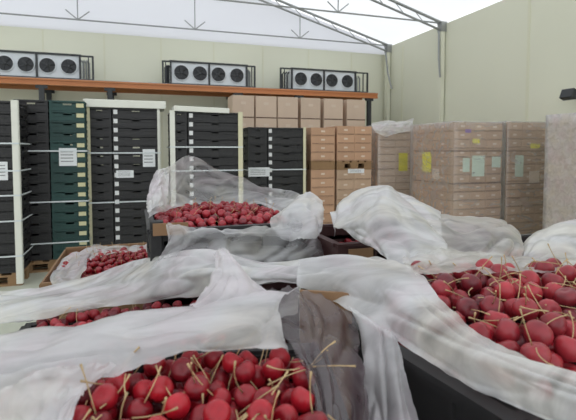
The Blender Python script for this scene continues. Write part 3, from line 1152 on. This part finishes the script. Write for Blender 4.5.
# loose stems lying over the two near heaps
rg = random.Random(21)
for g, rc, cnt, nm in ((gA, 0.016, 55, 'loose dry cherry stem lying on the stemmy dusky heap'), (gB, 0.0127, 24, 'loose dry cherry stem lying on the bright cherry heap')):
    tops = [q for q in indiv if q[1] == g and q[3]]
    for i in range(cnt):
        p = tops[rg.randrange(len(tops))][0]
        o = add('loose_stem', ST[i % 8], loc=p + Vector((rg.uniform(-.01, .01), rg.uniform(-.01, .01), rc * 0.95)), label=nm, cat='stem', group=nm.replace('loose dry cherry stem', 'loose stems'))
        a = rg.uniform(0, 6.28)
        o.rotation_euler = (Matrix.Rotation(a, 3, 'Z') @ Matrix.Rotation(rg.uniform(1.4, 1.75), 3, 'X') @ Matrix.Rotation(rg.uniform(0, 6.28), 3, 'Z')).to_euler()
stuff.build('cherries', ['cherry', 'stem'], smooth=True, kind='stuff', label='many dark red cherries filling the crates under and behind the nearer ones', cat='cherries')


# ---------------------------------------------------------------- polythene liners and sheets
def cr(p0, p1, p2, p3, t):
    return 0.5 * ((2 * p1) + (p2 - p0) * t + (2 * p0 - 5 * p1 + 4 * p2 - p3) * t * t + (3 * p1 - p0 - 3 * p2 + p3) * t ** 3)


def spline(pts, n):
    out = []
    k = len(pts) - 1
    for i in range(n + 1):
        x = k * i / n
        j = min(int(x), k - 1)
        t = x - j
        g = lambda a: pts[min(max(a, 0), k)]
        out.append(cr(g(j - 1), g(j), g(j + 1), g(j + 2), t))
    return out


def film(rows, m, label, seed=0, nu=70, nv=44, amp=0.006, fu=9.0, fv=3.0, crumple=0.003, cs=30.0, name='plastic_liner', group='polythene liners of the cherry crates', edge=0.004):
    R = [spline([P(*q) for q in r], nu) for r in rows]
    cols = [spline([r[i] for r in R], nv) for i in range(nu + 1)]
    G = [[cols[i][j].copy() for i in range(nu + 1)] for j in range(nv + 1)]
    off = Vector((seed * 7.3, seed * 3.1, seed * 1.7))
    b = MB()
    for j in range(nv + 1):
        for i in range(nu + 1):
            p = G[j][i]
            du = G[j][min(i + 1, nu)] - G[j][max(i - 1, 0)]
            dv = G[min(j + 1, nv)][i] - G[max(j - 1, 0)][i]
            nrm = du.cross(dv)
            nrm = nrm.normalized() if nrm.length > 1e-12 else UPV
            u, v = i / nu, j / nv
            w1 = noise.noise(Vector((u * fu + 0.6 * noise.noise(Vector((v * 3, u * 2, seed))), v * fv, 0)) + off)
            w2 = 1.6 * (1 - 2 * abs(noise.noise(Vector((u * fu * 0.8 + v * 1.7, v * fv * 0.9 - u, 5)) + off))) ** 3 - 0.5
            w3 = noise.noise(p * cs + off) * 0.6 + (0.5 - abs(noise.noise(p * cs * 2.1 + off))) * 0.6
            dsp = amp * (w1 * 1.0 + w2 * 0.55) + crumple * w3
            en = edge * noise.noise(Vector((u * 23, v * 23, 9)) + off) if (j in (0, nv) or i in (0, nu)) else 0
            b.v.append(p + nrm * dsp + UPV * en)
    for j in range(nv):
        for i in range(nu):
            k = j * (nu + 1) + i
            b.f.append([k, k + 1, k + nu + 2, k + nu + 1]); b.m.append(0)
    return b.build(name, m, smooth=True, label=label, cat='plastic film', group=group)


# C: film standing up behind the middle heap
film([[(151, 192, 1.5), (161, 173, 1.6), (190, 157, 1.75), (226, 171, 1.86), (262, 186, 1.9), (300, 192, 1.8), (319, 203, 1.55)],
      [(149, 200, 1.42), (158, 188, 1.55), (190, 180, 1.84), (226, 186, 1.92), (262, 194, 1.92), (302, 202, 1.7), (321, 215, 1.45)],
      [(150, 207, 1.36), (160, 200, 1.52), (188, 196, 1.8), (226, 198, 1.86), (262, 201, 1.86), (296, 212, 1.6), (318, 228, 1.4)],
      [(152, 214, 1.31), (166, 210, 1.5), (186, 206, 1.74), (226, 207, 1.8), (262, 208, 1.78), (284, 218, 1.52), (306, 236, 1.36)]],
     'film_clear', 'hazy clear film standing up behind the small middle heap of cherries', 1, amp=0.02, fu=6, fv=2, crumple=0.005, cs=12)
film([[(286, 204, 1.56), (298, 195, 1.58), (312, 193, 1.56), (322, 200, 1.5)],
      [(276, 214, 1.42), (292, 208, 1.42), (312, 207, 1.4), (324, 212, 1.38)],
      [(270, 225, 1.34), (292, 224, 1.34), (310, 225, 1.33), (322, 228, 1.34)],
      [(280, 238, 1.3), (296, 240, 1.29), (308, 240, 1.29), (316, 238, 1.31)]],
     'film_mid', 'crumpled film bunched beside the maroon crate, on the middle heap', 2, nu=44, amp=0.014, fu=3.2, fv=3.2, crumple=0.004, cs=16)
film([[(148, 196, 1.5), (153, 180, 1.55), (160, 170, 1.6), (170, 166, 1.66)],
      [(146, 205, 1.4), (152, 194, 1.44), (160, 186, 1.5), (168, 184, 1.58)],
      [(148, 213, 1.32), (154, 208, 1.36), (162, 205, 1.42), (168, 204, 1.5)]],
     'film_mid', 'crumpled whitish film bunched over the corner post by the thick-lidded stack', 3, nu=40, nv=30, amp=0.012, fu=3, fv=3, crumple=0.004, cs=16)
# C: clear film hanging over the front
film([[(168, 221, 1.29), (190, 226, 1.29), (225, 229, 1.30), (260, 226, 1.34), (285, 219, 1.38), (305, 211, 1.42)],
      [(166, 226, 1.25), (188, 231, 1.25), (225, 233, 1.26), (262, 232, 1.29), (294, 228, 1.33), (316, 222, 1.37)],
      [(168, 240, 1.23), (190, 246, 1.23), (225, 250, 1.24), (262, 248, 1.27), (298, 244, 1.31), (320, 238, 1.35)],
      [(160, 256, 1.22), (186, 262, 1.21), (225, 266, 1.22), (265, 265, 1.25), (300, 260, 1.29), (322, 252, 1.33)],
      [(150, 272, 1.21), (184, 280, 1.2), (225, 285, 1.21), (265, 284, 1.23), (302, 276, 1.28), (324, 262, 1.32)]],
     'film_clear', 'clear film hanging down the dark front of the middle crate', 4, amp=0.014, fu=9, fv=2.5, crumple=0.004)
# D: beige film over its end
film([[(56, 268, 1.84), (72, 254, 1.95), (94, 246, 2.08), (120, 244, 2.14), (150, 243, 2.2)],
      [(52, 274, 1.68), (70, 262, 1.82), (92, 250, 2.02), (118, 247, 2.08), (150, 246, 2.14)],
      [(50, 279, 1.54), (66, 272, 1.62), (84, 260, 1.8), (100, 252, 1.99), (150, 249, 2.09)],
      [(56, 283, 1.48), (70, 281, 1.5), (86, 271, 1.58), (93, 258, 1.85), (150, 252, 2.05)]],
     'film_mid', 'creased film over the end of the brown cherry box', 5, amp=0.012, crumple=0.005, cs=14)
# E: film lying back over the crate behind, up to the middle crate
film([[(-30, 292, 1.42), (30, 290, 1.40), (85, 279, 1.42), (135, 264, 1.38), (182, 250, 1.24), (222, 252, 1.20), (262, 262, 1.18), (300, 262, 1.16)],
      [(-30, 302, 1.28), (30, 298, 1.26), (85, 288, 1.28), (135, 275, 1.26), (182, 263, 1.16), (222, 262, 1.14), (262, 268, 1.12), (300, 268, 1.08)],
      [(-30, 316, 1.12), (32, 308, 1.13), (85, 298, 1.15), (135, 288, 1.16), (182, 278, 1.1), (222, 274, 1.08), (262, 276, 1.06), (300, 275, 1.04)],
      [(-30, 330, 1.02), (33, 317, 1.06), (85, 308, 1.1), (135, 303, 1.12), (182, 297, 1.12), (222, 292, 1.10), (262, 283, 1.06), (300, 281, 1.02)]],
     'film_white', 'white film spread between the brown cherry box and the covered crate', 6, nu=90, amp=0.015, fu=4, fv=4, crumple=0.003, cs=10)
# B: big white liner of the near crate, from its back rim down to the cherries
film([[(-60, 392, 0.56), (0, 380, 0.6), (40, 370, 0.62), (85, 360, 0.64), (130, 350, 0.66), (180, 340, 0.68), (225, 330, 0.70), (272, 318, 0.71), (298, 312, 0.71)],
      [(-60, 350, 0.52), (0, 336, 0.54), (36, 329, 0.55), (82, 325, 0.56), (130, 313, 0.575), (180, 304, 0.59), (222, 298, 0.60), (266, 291, 0.63), (298, 286, 0.645)],
      [(-60, 360, 0.47), (0, 348, 0.48), (38, 342, 0.48), (84, 336, 0.495), (130, 326, 0.51), (180, 318, 0.525), (224, 313, 0.54), (262, 306, 0.57), (280, 302, 0.59)],
      [(-60, 384, 0.43), (0, 370, 0.44), (40, 360, 0.445), (90, 352, 0.455), (132, 344, 0.47), (182, 337, 0.48), (228, 334, 0.49), (262, 330, 0.51), (282, 326, 0.53)],
      [(-60, 410, 0.41), (0, 387, 0.415), (50, 372, 0.425), (106, 374, 0.43), (145, 366, 0.44), (185, 353, 0.46), (232, 352, 0.475), (266, 352, 0.485), (290, 350, 0.5)]],
     'film_white', 'large white film over the back of the bright cherry crate', 7, nu=130, nv=70, amp=0.008, fu=4, fv=3.5, crumple=0.003, cs=18)
# B: second sheet in the bottom corner
film([[(-60, 408, 0.395), (0, 390, 0.40), (44, 369, 0.402), (84, 364, 0.405), (116, 366, 0.414)],
      [(-60, 432, 0.38), (0, 412, 0.385), (40, 396, 0.395), (72, 390, 0.405), (92, 384, 0.41)],
      [(-60, 460, 0.36), (0, 440, 0.36), (36, 424, 0.375), (62, 412, 0.385), (78, 402, 0.395)],
      [(-60, 500, 0.33), (0, 490, 0.34), (30, 476, 0.345), (52, 466, 0.35), (66, 450, 0.36)]],
     'film_white', 'white film edge in the bottom corner beside the bright cherries', 8, nu=60, amp=0.003, crumple=0.001)
# upright fin of film
film([[(214, 254, 0.64), (220, 249, 0.645), (228, 250, 0.645), (236, 260, 0.645)],
      [(214, 268, 0.635), (226, 266, 0.63), (238, 268, 0.63), (250, 278, 0.64)],
      [(210, 286, 0.615), (226, 284, 0.60), (246, 284, 0.605), (262, 288, 0.625)],
      [(190, 308, 0.58), (226, 306, 0.565), (256, 304, 0.58), (286, 302, 0.61)]],
     'film_white', 'small upright peak of white film in front of the middle crate', 9, nu=44, nv=44, amp=0.006, fu=4, fv=2, crumple=0.002)
# A: liner folded over the rim
film([[(300, 261, 0.77), (345, 255, 0.79), (390, 260, 0.77), (420, 276, 0.69), (445, 303, 0.58), (480, 334, 0.5), (520, 351, 0.445), (620, 388, 0.375)],
      [(298, 267, 0.745), (330, 265, 0.735), (368, 274, 0.69), (402, 291, 0.625), (437, 313, 0.556), (474, 338, 0.495), (515, 356, 0.44), (620, 396, 0.365)],
      [(297, 273, 0.725), (328, 278, 0.705), (363, 295, 0.655), (398, 314, 0.59), (434, 335, 0.53), (472, 358, 0.47), (514, 377, 0.425), (620, 416, 0.355)],
      [(297, 286, 0.71), (325, 297, 0.685), (358, 316, 0.635), (392, 338, 0.58), (430, 363, 0.52), (470, 388, 0.465), (515, 408, 0.42), (620, 450, 0.35)]],
     'film_white', 'broad white film folded over the rim of the stemmy cherry crate', 10, nu=110, nv=50, amp=0.0075, fu=4, fv=3, crumple=0.002, cs=14)
# A: tongue hanging down
film([[(348, 306, 0.64), (366, 316, 0.615), (384, 328, 0.59), (396, 336, 0.575)],
      [(359, 330, 0.61), (372, 334, 0.59), (388, 344, 0.57), (402, 356, 0.555)],
      [(360, 372, 0.57), (374, 370, 0.555), (392, 374, 0.54), (408, 386, 0.53)],
      [(360, 445, 0.52), (380, 445, 0.51), (402, 445, 0.50), (426, 445, 0.495)]],
     'film_mid', 'narrow tongue of film hanging before the black side of the stemmy crate', 11, nu=40, nv=50, amp=0.008, fu=5, fv=1.5, crumple=0.002)
# between A and B
film([[(266, 292, 0.63), (282, 288, 0.635), (299, 285, 0.64), (322, 297, 0.66), (354, 314, 0.65)],
      [(270, 318, 0.57), (292, 314, 0.58), (312, 314, 0.60), (334, 322, 0.62), (360, 334, 0.62)],
      [(294, 350, 0.49), (306, 348, 0.49), (320, 348, 0.50), (340, 352, 0.515), (362, 362, 0.55)],
      [(312, 396, 0.425), (322, 396, 0.42), (334, 398, 0.43), (348, 400, 0.45), (364, 404, 0.50)],
      [(316, 450, 0.37), (326, 450, 0.365), (340, 450, 0.37), (352, 450, 0.40), (366, 450, 0.45)]],
     'film_mauve', 'murky see-through film in the gap between the two near cherry crates', 12, amp=0.008, fu=6, fv=3, crumple=0.004)
# cardboard sheet standing in that gap
q = [P(300, 290, 0.69), P(352, 318, 0.675)]
b = MB()
b.bar(q[0] + Vector((0, 0, -0.15)), Vector((q[1].x, q[1].y, q[0].z - 0.15)), 0.006, 0.3)
b.build('cardboard_sheet', 'card_brown', label='brown cardboard sheet standing in the gap between the two near cherry crates', cat='cardboard')
# A: flap lying over its back
film([[(402, 260, 0.86), (440, 250, 0.94), (490, 253, 0.98), (540, 257, 1.02), (620, 258, 1.06)],
      [(408, 267, 0.75), (445, 259, 0.80), (490, 260, 0.83), (540, 262, 0.86), (620, 262, 0.9)],
      [(416, 275, 0.68), (450, 271, 0.70), (490, 270, 0.72), (540, 272, 0.74), (620, 272, 0.78)]],
     'film_thin', 'thin film flap along the back of the stemmy cherry heap', 13, nv=30, amp=0.007, crumple=0.004)
# K: large bulge of white film
film([[(335, 246, 1.62), (350, 226, 1.7), (380, 205, 1.72), (405, 215, 1.74), (436, 234, 1.74)],
      [(331, 214, 1.36), (347, 196, 1.42), (381, 182, 1.46), (404, 191, 1.48), (438, 214, 1.5)],
      [(333, 226, 1.2), (352, 214, 1.2), (382, 204, 1.2), (408, 212, 1.22), (442, 226, 1.26)],
      [(346, 232, 1.16), (364, 233, 1.1), (386, 234, 1.06), (412, 238, 1.08), (446, 246, 1.12)],
      [(372, 246, 1.08), (382, 258, 1.0), (394, 268, 0.93), (416, 270, 0.9), (450, 264, 0.98)]],
     'film_white', 'tall bulging white film over the maroon crate', 14, nu=80, nv=60, amp=0.016, fu=3, fv=3, crumple=0.008, cs=12)
film([[(424, 236, 1.72), (455, 228, 1.74), (488, 228, 1.74), (512, 234, 1.7), (524, 246, 1.6)],
      [(424, 208, 1.5), (455, 216, 1.54), (488, 218, 1.58), (510, 222, 1.56), (523, 238, 1.46)],
      [(426, 222, 1.27), (458, 227, 1.29), (488, 229, 1.32), (508, 232, 1.34), (522, 244, 1.35)],
      [(432, 246, 1.14), (460, 246, 1.18), (488, 248, 1.2), (506, 250, 1.22), (520, 254, 1.27)],
      [(436, 266, 1.0), (462, 264, 1.04), (488, 264, 1.08), (504, 264, 1.12), (517, 264, 1.2)]],
     'film_thin', 'lower hazy film spread from the tall white bulge toward the low mound', 15, nu=60, nv=50, amp=0.016, fu=4, fv=3, crumple=0.006, cs=14)
# L: film at the photo edge
film([[(520, 262, 1.7), (540, 244, 1.75), (576, 232, 1.8), (640, 226, 1.9)],
      [(523, 243, 1.48), (541, 229, 1.5), (576, 217, 1.56), (640, 208, 1.66)],
      [(524, 250, 1.34), (543, 240, 1.35), (576, 234, 1.4), (640, 232, 1.5)],
      [(522, 258, 1.27), (545, 256, 1.25), (576, 256, 1.27), (640, 256, 1.36)],
      [(521, 266, 1.2), (546, 266, 1.14), (576, 267, 1.14), (640, 267, 1.22)]],
     'film_white', 'low mound of white film before the hazy wrapped stack', 16, nu=50, nv=44, amp=0.012, fu=3, fv=3, crumple=0.004, cs=14)
# pale film thrown over the top of the wrapped corner stack
film([[(372, 124, 8.3), (384, 121, 8.3), (398, 121, 8.3), (414, 119, 8.3)],
      [(372, 126, 7.85), (384, 124, 7.85), (398, 124, 7.9), (413, 121, 8.0)],
      [(376, 132, 7.72), (386, 136, 7.72), (398, 133, 7.78), (412, 130, 7.86)]],
     'film_mid', 'pale film thrown over the top of the pale stack behind', 17, nu=30, nv=20, amp=0.03, fu=4, fv=2, crumple=0.01, cs=6, name='film_sheet', group='loose film sheets')
